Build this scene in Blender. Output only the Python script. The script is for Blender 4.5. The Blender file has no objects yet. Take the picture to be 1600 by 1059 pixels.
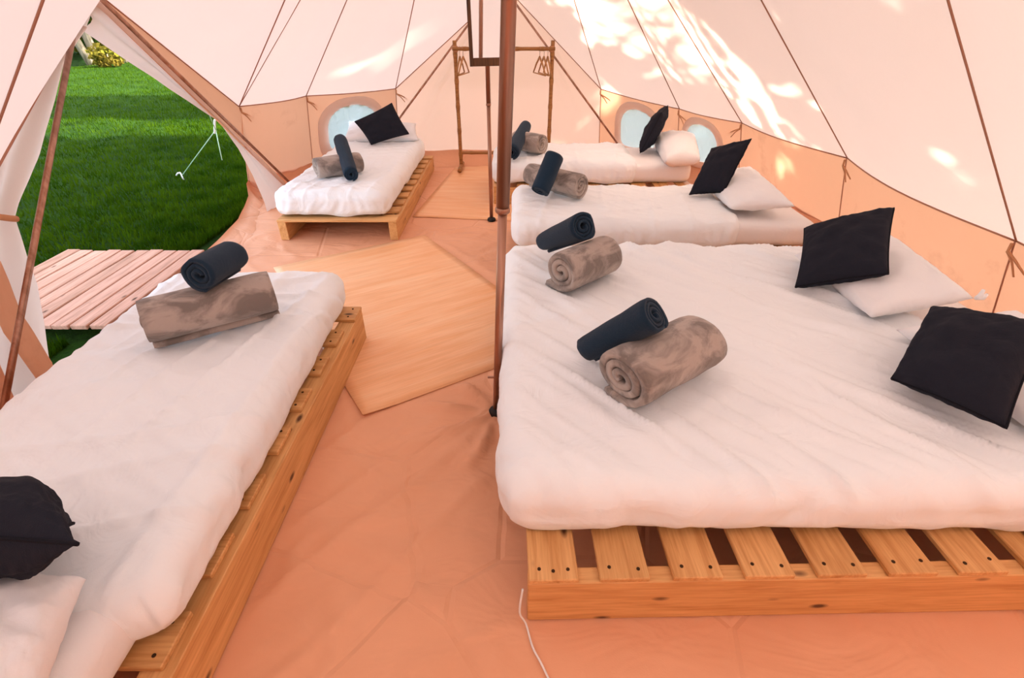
import bpy, bmesh, math, random
import numpy as np
from mathutils import Vector, Matrix, noise

random.seed(7)
scene = bpy.context.scene
col = scene.collection
V = Vector
rad = math.radians

# ------------------------------------------------------------------ camera
FPX, PITCH, CAMH = 790.0, 32.4, 1.5
cam_d = bpy.data.cameras.new('camera')
cam_d.sensor_width = 36.0
cam_d.lens = FPX / 1600 * 36
cam_d.clip_start = 0.02
cam = bpy.data.objects.new('camera', cam_d)
col.objects.link(cam)
cam.location = (0, 0, CAMH)
cam.rotation_euler = (rad(90 - PITCH), 0, 0)
scene.camera = cam

# ------------------------------------------------------------------ sky, sun, exposure
SUN_AZ, SUN_EL = 22.0, 40.0          # azimuth from +x towards +y
S = V((math.cos(rad(SUN_EL)) * math.cos(rad(SUN_AZ)), math.cos(rad(SUN_EL)) * math.sin(rad(SUN_AZ)), math.sin(rad(SUN_EL))))
world = bpy.data.worlds.new('world')
scene.world = world
world.use_nodes = True
wn = world.node_tree
wn.nodes.clear()
sky = wn.nodes.new('ShaderNodeTexSky')
sky.sky_type = 'NISHITA'
sky.sun_disc = False
sky.sun_elevation = rad(SUN_EL)
sky.sun_rotation = rad(90 - SUN_AZ)
sky.dust_density = 2.5
bg = wn.nodes.new('ShaderNodeBackground')
bg.inputs['Strength'].default_value = 0.42
wo = wn.nodes.new('ShaderNodeOutputWorld')
hsv = wn.nodes.new('ShaderNodeHueSaturation')
hsv.inputs['Saturation'].default_value = 0.50
wn.links.new(sky.outputs[0], hsv.inputs['Color'])
wn.links.new(hsv.outputs[0], bg.inputs['Color'])
wn.links.new(bg.outputs[0], wo.inputs['Surface'])
sun_d = bpy.data.lights.new('sun', 'SUN')
sun_d.energy = 9.0
sun_d.angle = rad(0.6)
sun_d.color = (1.0, 0.92, 0.82)
sun = bpy.data.objects.new('sun', sun_d)
col.objects.link(sun)
sun.rotation_euler = S.to_track_quat('Z', 'Y').to_euler()
sun.location = S * 30

vs = scene.view_settings
vs.view_transform = 'Standard'
vs.look = 'None'
vs.gamma = 1.0
vs.use_curve_mapping = False
vs.exposure = 1.22

# ------------------------------------------------------------------ pixel helpers (1600 x 1059 frame)
_c, _s = math.cos(rad(PITCH)), math.sin(rad(PITCH))
CAM = V((0, 0, CAMH))
def ray(u, v):
    xc = (u - 800) / FPX
    yc = -(v - 529.5) / FPX
    return V((xc, _c + yc * _s, -_s + yc * _c))
def atz(u, v, z):
    d = ray(u, v)
    return CAM + d * ((z - CAMH) / d.z)
def aty(u, v, y):
    d = ray(u, v)
    return CAM + d * (y / d.y)
def atx(u, v, x):
    d = ray(u, v)
    return CAM + d * (x / d.x)
def atdist(u, v, q, L, far=True):
    """point on the pixel's ray at distance L from q (nearest point if out of reach)"""
    d = ray(u, v).normalized()
    w = CAM - q
    b = w.dot(d)
    disc = b * b - (w.dot(w) - L * L)
    t = -b + (math.sqrt(disc) if far else -math.sqrt(disc)) if disc > 0 else -b
    return CAM + d * t

# ------------------------------------------------------------------ object helpers
def tag(o, label=None, cat=None, group=None, kind=None):
    if label: o['label'] = label
    if cat: o['category'] = cat
    if group: o['group'] = group
    if kind: o['kind'] = kind
    return o
def empty(name, loc=(0, 0, 0), rz=0.0):
    o = bpy.data.objects.new(name, None)
    o.empty_display_size = 0.1
    o.location = loc
    o.rotation_euler = (0, 0, rz)
    col.objects.link(o)
    return o
def mesh_obj(name, verts, faces, mat, parent=None, smooth=True, loc=None):
    me = bpy.data.meshes.new(name)
    me.from_pydata([tuple(v) for v in verts], [], faces)
    me.update()
    if smooth:
        me.polygons.foreach_set('use_smooth', [True] * len(me.polygons))
    o = bpy.data.objects.new(name, me)
    me.materials.append(mat)
    col.objects.link(o)
    if parent: o.parent = parent
    if loc is not None: o.location = loc
    return o
def place(name, me, parent=None, loc=(0, 0, 0), rot=(0, 0, 0)):
    o = bpy.data.objects.new(name, me)
    col.objects.link(o)
    o.parent = parent
    o.location = loc
    o.rotation_euler = rot
    return o
def bm_mesh(name, bm, mat, smooth=False):
    me = bpy.data.meshes.new(name)
    bm.to_mesh(me)
    bm.free()
    if smooth: me.polygons.foreach_set('use_smooth', [True] * len(me.polygons))
    me.materials.append(mat)
    return me
def board_mesh(name, lx, ly, lz, mat, bev=0.003):
    """bevelled board, local X is its length, origin at its centre"""
    bm = bmesh.new()
    bmesh.ops.create_cube(bm, size=1)
    bmesh.ops.scale(bm, vec=(lx, ly, lz), verts=bm.verts)
    if bev: bmesh.ops.bevel(bm, geom=bm.edges[:], offset=bev, segments=1, affect='EDGES', profile=0.5)
    return bm_mesh(name, bm, mat)
def tube_data(pts, r, seg=8, caps=True):
    pts = [V(p) for p in pts]
    n = len(pts)
    rs = r if isinstance(r, (list, tuple)) else [r] * n
    verts, faces = [], []
    up = None
    for i, p in enumerate(pts):
        d = (pts[min(i + 1, n - 1)] - pts[max(i - 1, 0)]).normalized()
        if up is None:
            a = V((0, 0, 1)) if abs(d.z) < 0.9 else V((1, 0, 0))
            up = (a - d * a.dot(d)).normalized()
        else:
            up = (up - d * up.dot(d)).normalized()
        sd = d.cross(up)
        for k in range(seg):
            a = 2 * math.pi * k / seg
            verts.append(p + (up * math.cos(a) + sd * math.sin(a)) * rs[i])
    for i in range(n - 1):
        for k in range(seg):
            k2 = (k + 1) % seg
            faces.append((i * seg + k, i * seg + k2, (i + 1) * seg + k2, (i + 1) * seg + k))
    if caps:
        faces.append(tuple(range(seg))[::-1])
        faces.append(tuple((n - 1) * seg + k for k in range(seg)))
    return verts, faces
def tube(name, pts, r, mat, parent=None, seg=8):
    v, f = tube_data(pts, r, seg)
    o = mesh_obj(name, v, f, mat, parent)
    return o
def grid_faces(nu, nv, off=0):
    return [(off + j * nu + i, off + j * nu + i + 1, off + (j + 1) * nu + i + 1, off + (j + 1) * nu + i) for j in range(nv - 1) for i in range(nu - 1)]
def nz(x, y, z=0.0):
    return noise.noise(V((x, y, z)))
def lerp(a, b, t):
    return a + (b - a) * t

# ------------------------------------------------------------------ materials
def new_mat(name):
    m = bpy.data.materials.new(name)
    m.use_nodes = True
    nt = m.node_tree
    nt.nodes.clear()
    out = nt.nodes.new('ShaderNodeOutputMaterial')
    return m, nt, out
def N(nt, typ, **kw):
    n = nt.nodes.new('ShaderNode' + typ)
    for k, v in kw.items():
        if k in n.inputs.keys(): n.inputs[k].default_value = v
        else: setattr(n, k, v)
    return n
def coords(nt, scale=(1, 1, 1), kind='Object', rand=False):
    tc = N(nt, 'TexCoord')
    mp = N(nt, 'Mapping')
    mp.inputs['Scale'].default_value = scale
    nt.links.new(tc.outputs[kind], mp.inputs['Vector'])
    if rand:
        oi = N(nt, 'ObjectInfo')
        mu = N(nt, 'Math', operation='MULTIPLY')
        mu.inputs[1].default_value = 37.0
        nt.links.new(oi.outputs['Random'], mu.inputs[0])
        nt.links.new(mu.outputs[0], mp.inputs['Location'])
    return mp.outputs[0]
def ramp(nt, fac, stops):
    r = N(nt, 'ValToRGB')
    el = r.color_ramp.elements
    while len(el) < len(stops): el.new(0.5)
    for e, (p, c) in zip(el, stops):
        e.position = p
        e.color = (*c, 1)
    nt.links.new(fac, r.inputs['Fac'])
    return r.outputs['Color']
def mixc(nt, fac, a, b, blend='MIX'):
    m = N(nt, 'Mix', data_type='RGBA', blend_type=blend)
    for sock, val in ((m.inputs[0], fac), (m.inputs[6], a), (m.inputs[7], b)):
        if hasattr(val, 'links'): nt.links.new(val, sock)
        elif isinstance(val, (int, float)): sock.default_value = val
        else: sock.default_value = (*val, 1)
    return m.outputs[2]
def bump(nt, h, strength, dist, prev=None):
    b = N(nt, 'Bump')
    b.inputs['Strength'].default_value = strength
    b.inputs['Distance'].default_value = dist
    nt.links.new(h, b.inputs['Height'])
    if prev is not None: nt.links.new(prev, b.inputs['Normal'])
    return b.outputs[0]
def noise_tex(nt, vec, scale, detail=3.0, rough=0.55, dist=0.0):
    n = N(nt, 'TexNoise')
    n.inputs['Scale'].default_value = scale
    n.inputs['Detail'].default_value = detail
    n.inputs['Roughness'].default_value = rough
    n.inputs['Distortion'].default_value = dist
    nt.links.new(vec, n.inputs['Vector'])
    return n.outputs['Fac']
def principled(nt, out, color, rough=0.6, spec=0.3, metal=0.0, sheen=0.0, normal=None):
    p = N(nt, 'BsdfPrincipled')
    if hasattr(color, 'links'): nt.links.new(color, p.inputs['Base Color'])
    else: p.inputs['Base Color'].default_value = (*color, 1)
    p.inputs['Roughness'].default_value = rough
    p.inputs['Specular IOR Level'].default_value = spec
    p.inputs['Metallic'].default_value = metal
    p.inputs['Sheen Weight'].default_value = sheen
    if normal is not None: nt.links.new(normal, p.inputs['Normal'])
    nt.links.new(p.outputs[0], out.inputs['Surface'])
    return p

def canvas_mat(name, refl, trans, mix, stain=0.0):
    m, nt, out = new_mat(name)
    vec = coords(nt)
    n1 = noise_tex(nt, vec, 1.3, 4)
    weave = noise_tex(nt, vec, 260, 2)
    base = mixc(nt, 1.0, refl, ramp(nt, n1, [(0.3, (0.93, 0.93, 0.93)), (0.7, (1, 1, 1))]), 'MULTIPLY')
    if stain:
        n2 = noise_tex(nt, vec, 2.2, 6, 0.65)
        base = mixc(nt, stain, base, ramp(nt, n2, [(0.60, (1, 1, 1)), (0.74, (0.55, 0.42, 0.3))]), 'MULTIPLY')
    nrm = bump(nt, weave, 0.25, 0.002)
    nrm = bump(nt, noise_tex(nt, vec, 5, 3), 0.25, 0.02, nrm)
    d = N(nt, 'BsdfDiffuse')
    t = N(nt, 'BsdfTranslucent')
    nt.links.new(base, d.inputs['Color'])
    t.inputs['Color'].default_value = (*trans, 1)
    nt.links.new(nrm, d.inputs['Normal'])
    ms = N(nt, 'MixShader')
    ms.inputs[0].default_value = mix
    nt.links.new(d.outputs[0], ms.inputs[1])
    nt.links.new(t.outputs[0], ms.inputs[2])
    nt.links.new(ms.outputs[0], out.inputs['Surface'])
    return m

def wood_mat(name, light, dark, knot=True, rough=0.5, scale=1.0, kd=(0.10, 0.035, 0.012)):
    m, nt, out = new_mat(name)
    vec = coords(nt, (1.2 * scale, 14 * scale, 14 * scale), 'Object', True)
    g = noise_tex(nt, vec, 2.2, 5, 0.6, 0.6)
    fine = noise_tex(nt, coords(nt, (4 * scale, 90 * scale, 90 * scale), 'Object', True), 1.5, 3)
    colr = ramp(nt, g, [(0.32, dark), (0.50, lerp3(dark, light, 0.6)), (0.68, light)])
    colr = mixc(nt, 0.45, colr, ramp(nt, fine, [(0.35, (0.72, 0.62, 0.5)), (0.6, (1, 1, 1))]), 'MULTIPLY')
    if knot:
        vo = N(nt, 'TexVoronoi')
        vo.inputs['Scale'].default_value = 1.0
        nt.links.new(coords(nt, (4.6 * scale, 11.0 * scale, 11.0 * scale), 'Object', True), vo.inputs['Vector'])
        kf = ramp(nt, vo.outputs['Distance'], [(0.06, (1, 1, 1)), (0.15, (0, 0, 0))])
        colr = mixc(nt, kf, colr, kd)
    oi = N(nt, 'ObjectInfo')
    colr = mixc(nt, 0.6, colr, ramp(nt, oi.outputs['Random'], [(0.0, (0.74, 0.70, 0.62)), (0.5, (0.98, 0.95, 0.92)), (1.0, (1, 1, 1))]), 'MULTIPLY')
    nrm = bump(nt, fine, 0.25, 0.002)
    principled(nt, out, colr, rough, 0.35, normal=nrm)
    return m
def lerp3(a, b, t):
    return tuple(a[i] + (b[i] - a[i]) * t for i in range(3))

def cloth_mat(name, color, fine=300, fs=0.3, folds=None, rough=0.9, sheen=0.0, mott=None, spec=0.1):
    m, nt, out = new_mat(name)
    vec = coords(nt)
    c = color
    if mott:
        nn = noise_tex(nt, coords(nt, mott[2], 'Object', True), 1.0, 4, 0.6, 0.8)
        c = ramp(nt, nn, [(mott[0], mott[1]), (mott[0] + 0.16, color)])
    nrm = bump(nt, noise_tex(nt, vec, fine, 2), fs, 0.003)
    if folds:
        for sc, st, ds in folds:
            nrm = bump(nt, noise_tex(nt, vec, sc, 3, 0.5, 1.2), st, ds, nrm)
    principled(nt, out, c, rough, spec, sheen=sheen, normal=nrm)
    return m

M = {}
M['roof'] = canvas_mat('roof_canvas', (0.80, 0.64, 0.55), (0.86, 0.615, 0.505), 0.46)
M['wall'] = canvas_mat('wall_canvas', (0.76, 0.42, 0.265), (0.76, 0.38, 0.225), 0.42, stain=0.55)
M['gable'] = canvas_mat('gable_canvas', (0.86, 0.60, 0.47), (0.86, 0.54, 0.40), 0.46)
M['flap'] = canvas_mat('flap_canvas', (0.80, 0.68, 0.62), (0.80, 0.64, 0.56), 0.4)
M['seam'] = cloth_mat('seam_tape', (0.42, 0.20, 0.13), 300, 0.2)
M['tie'] = cloth_mat('tie_strap', (0.55, 0.27, 0.14), 300, 0.3)

m, nt, out = new_mat('groundsheet')
vec = coords(nt)
n1 = noise_tex(nt, vec, 1.6, 4)
cc = ramp(nt, n1, [(0.3, (0.74, 0.36, 0.20)), (0.7, (0.82, 0.42, 0.245))])
cr = N(nt, 'TexVoronoi', feature='DISTANCE_TO_EDGE')
cr.inputs['Scale'].default_value = 1.7
wv = N(nt, 'Vector' + 'Math', operation='ADD') if False else None
nt.links.new(vec, cr.inputs['Vector'])
crr = N(nt, 'MapRange')
crr.inputs['From Max'].default_value = 0.022
nt.links.new(cr.outputs['Distance'], crr.inputs['Value'])
nrm = bump(nt, noise_tex(nt, vec, 240, 2), 0.15, 0.002)
nrm = bump(nt, crr.outputs[0], 0.45, 0.008, nrm)
nrm = bump(nt, noise_tex(nt, coords(nt, (1, 1.6, 1)), 3.0, 3, 0.5, 0.8), 0.5, 0.04, nrm)
principled(nt, out, cc, 0.55, 0.35, normal=nrm)
M['sheet'] = m

M['pine'] = wood_mat('pine', (0.80, 0.46, 0.19), (0.60, 0.29, 0.095))
M['deck'] = wood_mat('deck_timber', (0.72, 0.40, 0.29), (0.48, 0.25, 0.17), knot=True, rough=0.8)
M['rim'] = wood_mat('dark_frame_wood', (0.16, 0.07, 0.025), (0.05, 0.02, 0.008), knot=False, scale=2)
M['bamboo'] = wood_mat('bamboo', (0.46, 0.23, 0.075), (0.25, 0.10, 0.03), knot=False, rough=0.4, scale=2)
M['hanger'] = wood_mat('hanger_wood', (0.56, 0.29, 0.11), (0.40, 0.19, 0.07), knot=False, scale=3)
M['screw'] = cloth_mat('screw_hole', (0.05, 0.025, 0.012), 100, 0.0)

m, nt, out = new_mat('bamboo_mat')
vec = coords(nt, (1.0, 7, 1))
g = noise_tex(nt, vec, 1.4, 4, 0.6, 0.3)
fine = noise_tex(nt, coords(nt, (3, 120, 1)), 1.0, 2)
cc = ramp(nt, g, [(0.3, (0.88, 0.43, 0.19)), (0.55, (0.94, 0.54, 0.29)), (0.75, (0.96, 0.62, 0.37))])
cc = mixc(nt, 0.35, cc, ramp(nt, fine, [(0.35, (0.75, 0.66, 0.58)), (0.6, (1, 1, 1))]), 'MULTIPLY')
principled(nt, out, cc, 0.42, 0.4, normal=bump(nt, fine, 0.12, 0.001))
M['mat'] = m

M['duvet'] = cloth_mat('white_duvet', (0.88, 0.93, 0.96), 420, 0.12, [(7, 0.35, 0.03)])
M['sheet_white'] = cloth_mat('white_sheet', (0.84, 0.83, 0.83), 420, 0.12, [(14, 0.25, 0.012)])
M['pillow'] = cloth_mat('white_pillow', (0.85, 0.86, 0.88), 420, 0.12, [(8, 0.3, 0.02)])
M['cushion'] = cloth_mat('charcoal_cushion', (0.016, 0.0175, 0.027), 380, 0.5, [(9, 0.35, 0.02)], 0.9, 0.0, None, 0.15)
M['cushion_trim'] = cloth_mat('charcoal_piping', (0.012, 0.012, 0.017), 300, 0.4)
M['towel'] = cloth_mat('navy_towel', (0.014, 0.034, 0.062), 420, 1.0, [(40, 0.3, 0.006)], 1.0, 0.12)
M['fleece'] = cloth_mat('taupe_fleece', (0.45, 0.375, 0.33), 500, 0.5, [(16, 0.5, 0.015)], 1.0, 0.25, (0.40, (0.22, 0.185, 0.165), (6, 9, 9)))

m, nt, out = new_mat('pole_metal')
g = noise_tex(nt, coords(nt, (30, 30, 1.2)), 1.0, 4)
cc = ramp(nt, g, [(0.35, (0.30, 0.15, 0.095)), (0.65, (0.50, 0.28, 0.20))])
principled(nt, out, cc, 0.34, 0.5, metal=0.85)
M['pole'] = m
m, nt, out = new_mat('black_rubber')
principled(nt, out, (0.012, 0.010, 0.009), 0.6, 0.3)
M['rubber'] = m
m, nt, out = new_mat('mirror_glass')
principled(nt, out, (0.92, 0.92, 0.90), 0.02, 0.5, metal=1.0)
M['mirror'] = m
m, nt, out = new_mat('white_plastic')
principled(nt, out, (0.82, 0.80, 0.78), 0.4, 0.4)
M['plastic'] = m
m, nt, out = new_mat('white_rope')
principled(nt, out, (0.50, 0.72, 0.50), 0.8, 0.2)
M['rope'] = m

m, nt, out = new_mat('clear_window_sheet')
vec = coords(nt)
tr = N(nt, 'BsdfTransparent')
tr.inputs['Color'].default_value = (0.92, 0.95, 0.96, 1)
tl = N(nt, 'BsdfTranslucent')
tl.inputs['Color'].default_value = (0.80, 0.85, 0.86, 1)
gl = N(nt, 'BsdfGlossy')
gl.inputs['Roughness'].default_value = 0.12
nrm = bump(nt, noise_tex(nt, coords(nt, (1, 1, 0.5)), 9, 3, 0.5, 2.0), 0.6, 0.03)
nt.links.new(nrm, gl.inputs['Normal'])
nt.links.new(nrm, tl.inputs['Normal'])
m1 = N(nt, 'MixShader')
m1.inputs[0].default_value = 0.42
nt.links.new(tr.outputs[0], m1.inputs[1])
nt.links.new(tl.outputs[0], m1.inputs[2])
m2 = N(nt, 'MixShader')
m2.inputs[0].default_value = 0.12
nt.links.new(m1.outputs[0], m2.inputs[1])
nt.links.new(gl.outputs[0], m2.inputs[2])
nt.links.new(m2.outputs[0], out.inputs['Surface'])
M['window'] = m

def leaf_mat(name, c1, c2, trans):
    m, nt, out = new_mat(name)
    n1 = noise_tex(nt, coords(nt), 3.0, 3)
    cc = ramp(nt, n1, [(0.35, c1), (0.65, c2)])
    d = N(nt, 'BsdfDiffuse')
    t = N(nt, 'BsdfTranslucent')
    nt.links.new(cc, d.inputs['Color'])
    nt.links.new(cc, t.inputs['Color'])
    ms = N(nt, 'MixShader')
    ms.inputs[0].default_value = trans
    nt.links.new(d.outputs[0], ms.inputs[1])
    nt.links.new(t.outputs[0], ms.inputs[2])
    nt.links.new(ms.outputs[0], out.inputs['Surface'])
    return m
M['leaf'] = leaf_mat('tree_leaf', (0.02, 0.05, 0.008), (0.06, 0.10, 0.015), 0.15)
M['leaf_amber'] = leaf_mat('amber_leaf', (0.10, 0.035, 0.012), (0.17, 0.07, 0.022), 0.30)
M['leaf_gold'] = leaf_mat('autumn_leaf', (0.10, 0.11, 0.012), (0.32, 0.23, 0.04), 0.3)
M['grass'] = leaf_mat('grass_blade', (0.022, 0.060, 0.002), (0.062, 0.120, 0.004), 0.25)
m, nt, out = new_mat('lawn')
vec = coords(nt)
n1 = noise_tex(nt, vec, 1.1, 5, 0.6)
n2 = noise_tex(nt, vec, 14, 5, 0.7)
cc = ramp(nt, n1, [(0.3, (0.012, 0.046, 0.002)), (0.7, (0.034, 0.090, 0.004))])
cc = mixc(nt, 0.8, cc, ramp(nt, n2, [(0.32, (0.35, 0.35, 0.3)), (0.55, (1, 1, 1))]), 'MULTIPLY')
principled(nt, out, cc, 0.9, 0.1, normal=bump(nt, noise_tex(nt, vec, 30, 5, 0.7), 1.0, 0.05))
M['lawn'] = m
m, nt, out = new_mat('bark')
n1 = noise_tex(nt, coords(nt, (6, 6, 1.2)), 2, 5)
cc = ramp(nt, n1, [(0.3, (0.16, 0.12, 0.08)), (0.7, (0.42, 0.34, 0.24))])
principled(nt, out, cc, 0.9, 0.1, normal=bump(nt, n1, 0.8, 0.03))
M['bark'] = m

# ------------------------------------------------------------------ tent shell
NA, FA, RM = V((0.05, 1.75, 3.05)), V((-0.18, 4.29, 3.05)), V((-0.06, 3.0, 2.98))
A = V((-2.25, 3.30, 1.62))                       # peak of the side door
EP = aty(790, -20, 6.45)                         # peak of the far end
C1, L2, L3 = V((-2.49, 5.02, 0.82)), V((-2.10, 5.67, 0.83)), V((-1.31, 6.30, 0.83))
R3, R4, R5 = V((1.01, 6.35, 0.82)), V((1.77, 5.80, 0.69)), V((2.21, 5.20, 0.65))
R6, R7 = V((2.35, 3.66, 0.673)), V((2.35, 2.227, 0.624))
B1, B2, B3, B4, B5, B6 = V((2.25, 0.7, 0.68)), V((1.75, -0.25, 0.75)), V((0.8, -0.9, 0.8)), V((-0.6, -0.9, 0.8)), V((-1.5, -0.4, 0.8)), V((-1.93, 0.5, 0.82))
C0 = V((-1.95, 1.65, 0.82))
def spine(p):
    return V((-0.05, min(max(p.y, 1.75), 4.29), p.z))
def foot(p, out=0.15):
    d = p - spine(p)
    d.z = 0
    q = p + d.normalized() * out
    return V((q.x, q.y, 0))
def eave(e0, e1, u, bow):
    p = lerp(e0, e1, u)
    d = spine(p) - p
    d.z = 0
    return p + d.normalized() * (bow * math.sin(math.pi * u))

ceiling = tag(empty('ceiling', (0, 3, 0)), 'pale cream canvas tent roof with sewn seams above the beds', None, None, 'structure')
def child_mesh(name, verts, faces, mat, parent, smooth=True):
    off = parent.location
    return mesh_obj(name, [V(v) - off for v in verts], faces, mat, parent, smooth)
def roof_panel(t0, t1, e0, e1, bow=0.09, nu=15, nv=26, sag=0.05):
    verts = []
    for j in range(nv):
        v = j / (nv - 1)
        for i in range(nu):
            u = i / (nu - 1)
            p = lerp(lerp(t0, t1, u), eave(e0, e1, u, bow), v)
            p.z -= sag * math.sin(math.pi * u) * math.sin(math.pi * v) + 0.006 * nz(p.x * 3, p.y * 3, p.z * 3) * math.sin(math.pi * u)
            verts.append(p)
    return child_mesh('roof_panel', verts, grid_faces(nu, nv), M['roof'], ceiling)
roof_panel(FA, RM, C1, C1, 0, 5)
roof_panel(FA, FA, C1, L2)
roof_panel(FA, FA, L2, L3)
roof_panel(FA, FA, L3, EP, 0)
roof_panel(FA, FA, EP, R3, 0)
roof_panel(FA, FA, R3, R4, 0.06)
roof_panel(FA, FA, R4, R5, 0.06)
roof_panel(FA, RM, R5, R6, 0.08)
roof_panel(RM, NA, R6, R7, 0.10)
for a, b in ((R7, B1), (B1, B2), (B2, B3), (B3, B4), (B4, B5), (B5, B6), (B6, C0)):
    roof_panel(NA, NA, a, b, 0.05)
roof_panel(NA, RM, C0, A, 0)
roof_panel(RM, RM, A, C1, 0)
def seam_line(p, q, parent, r=0.0042, n=2, inset=0.006):
    pts = []
    for i in range(n):
        w = lerp(p, q, i / (n - 1))
        d = spine(w) - w
        d.z = -0.3
        pts.append(w + d.normalized() * inset - parent.location)
    return tube('seam', pts, r, M['seam'], parent, 6)
for t, e in ((RM, C1), (FA, C1), (FA, L2), (FA, L3), (FA, R3), (FA, R4), (FA, R5), (RM, R6), (NA, R7), (NA, C0), (NA, B1), (NA, B6)):
    seam_line(t, e, ceiling)
for e0, e1, bow in ((C1, L2, .09), (L2, L3, .09), (L3, EP, 0), (EP, R3, 0), (R3, R4, .06), (R4, R5, .06), (R5, R6, .08), (R6, R7, .10), (R7, B1, .05), (C0, A, 0), (A, C1, 0)):
    pts = []
    for i in range(15):
        w = eave(e0, e1, i / 14, bow)
        d = spine(w) - w
        d.z = 0
        pts.append(w + d.normalized() * 0.006 - ceiling.location)
    tube('seam', pts, 0.0045, M['seam'], ceiling, 6)

wall_left = tag(empty('wall_left', (-2.3, 4, 0)), 'low orange canvas tent wall behind the bed beside the door', None, None, 'structure')
wall_right = tag(empty('wall_right', (2.3, 4, 0)), 'low orange canvas tent wall behind the pillows', None, None, 'structure')
wall_back = tag(empty('wall_back', (0, 6.4, 0)), 'pink canvas end gable behind the bamboo clothes rack', None, None, 'structure')
wall_front = tag(empty('wall_front', (0, -0.9, 0)), 'low canvas tent wall at the near end', None, None, 'structure')
windows = []
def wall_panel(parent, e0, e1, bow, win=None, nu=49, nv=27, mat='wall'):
    f0, f1 = foot(e0), foot(e1)
    verts, uv = [], []
    for j in range(nv):
        v = j / (nv - 1)
        for i in range(nu):
            u = i / (nu - 1)
            p = lerp(eave(e0, e1, u, bow), lerp(f0, f1, u), v)
            d = spine(p) - p
            d.z = 0
            d.normalize()
            w = math.sin(math.pi * u)
            p = p + d * (0.012 * nz(p.x * 4, p.y * 4, p.z * 2) * w + 0.010 * nz(u * 9, v * 1.5, e0.x) * w * v)
            verts.append(p)
    faces = grid_faces(nu, nv)
    if win:
        uc, vc, ru, rv = win
        def inside(u, v, k):
            a, b = (u - uc) / (ru * k), (v - vc) / (rv * k)
            return abs(a) ** 2.3 + abs(b) ** 2.3 < 1 if b < 0 else (abs(a) ** 5 + abs(b) ** 5 < 1)
        keep = []
        for f in faces:
            i, j = f[0] % nu, f[0] // nu
            if not inside((i + .5) / (nu - 1), (j + .5) / (nv - 1), 0.96): keep.append(f)
        faces = keep
        # border ring and clear sheet
        def sp(u, v, inn):
            p = lerp(eave(e0, e1, u, bow), lerp(f0, f1, u), v)
            d = spine(p) - p
            d.z = 0
            return p + d.normalized() * inn
        ro, ri, ce = [], [], []
        K = 56
        def edge(a, k):
            ca, sa = math.cos(a), math.sin(a)
            e = 2.3 if sa < 0 else 5
            s = (abs(ca) ** e + abs(sa) ** e) ** (-1 / e)
            return uc + ru * k * s * ca, vc + rv * k * s * sa
        no = len(windows) + 1
        wroot = tag(empty('window_%d' % no, sp(uc, vc + rv, 0)), ['small clear plastic window in the tent wall behind the left bed', 'small clear plastic window left of the grey cushion in the far right wall', 'small bright clear plastic window behind the second right cushion'][no - 1], None, None, 'structure')
        o = wroot.location
        ringv, ringf = [], []
        for k in range(K):
            a = 2 * math.pi * k / K
            for kk, inn in ((1.28, 0.016), (1.26, 0.022), (1.0, 0.022), (0.93, 0.012)):
                ringv.append(sp(*edge(a, kk), inn) - o)
        for k in range(K):
            k2 = (k + 1) % K
            for q in range(3):
                ringf.append((k * 4 + q, k2 * 4 + q, k2 * 4 + q + 1, k * 4 + q + 1))
        mesh_obj('window_border', ringv, ringf, M['flap'], wroot)
        pv, pf = [], []
        rows = [0.0001, 0.25, 0.5, 0.75, 0.98]
        for r_ in rows:
            for k in range(K):
                q = sp(*edge(2 * math.pi * k / K, r_), 0.012)
                pv.append(q - o + V((0.006 * nz(q.x * 7, q.y * 7, q.z * 5), 0.006 * nz(q.x * 7, q.y * 7 + 9, q.z * 5), 0)))
        for r_ in range(len(rows) - 1):
            for k in range(K):
                k2 = (k + 1) % K
                pf.append((r_ * K + k, r_ * K + k2, (r_ + 1) * K + k2, (r_ + 1) * K + k))
        mesh_obj('window_pane', pv, pf, M['window'], wroot)
        windows.append(wroot)
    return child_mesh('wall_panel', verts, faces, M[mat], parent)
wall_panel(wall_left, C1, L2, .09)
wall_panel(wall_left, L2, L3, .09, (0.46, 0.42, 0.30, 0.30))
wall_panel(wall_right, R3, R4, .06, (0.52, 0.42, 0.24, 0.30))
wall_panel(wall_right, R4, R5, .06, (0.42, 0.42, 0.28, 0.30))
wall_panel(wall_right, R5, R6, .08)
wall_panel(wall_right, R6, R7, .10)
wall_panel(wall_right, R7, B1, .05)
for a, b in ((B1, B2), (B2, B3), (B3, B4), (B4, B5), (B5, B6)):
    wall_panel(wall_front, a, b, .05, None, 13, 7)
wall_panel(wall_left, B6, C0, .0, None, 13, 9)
def tie(parent, e, s=1):
    d = spine(e) - e
    d.z = 0
    d.normalize()
    side = V((-d.y, d.x, 0)) * s
    b = e + d * 0.02 + V((0, 0, -0.05)) - parent.location
    tube('tie_strap', [b + V((0, 0, 0.04)), b, b + side * 0.06 + V((0, 0, -0.025)), b + side * 0.13 + V((0, 0, -0.06))], [.007, .008, .006, .004], M['tie'], parent, 6)
    tube('tie_strap', [b, b + side * 0.05 + V((0, 0, -0.04)), b + side * 0.09 + V((0, 0, -0.09))], [.007, .005, .004], M['tie'], parent, 6)
    seam_line(e, foot(e), parent, 0.004, 6, 0.012)
for p_, e_, s_ in ((wall_left, C1, 1), (wall_left, L2, 1), (wall_left, L3, 1), (wall_right, R3, 1), (wall_right, R4, 1), (wall_right, R5, -1), (wall_right, R6, 1), (wall_right, R7, 1)):
    tie(p_, e_, s_)

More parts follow.
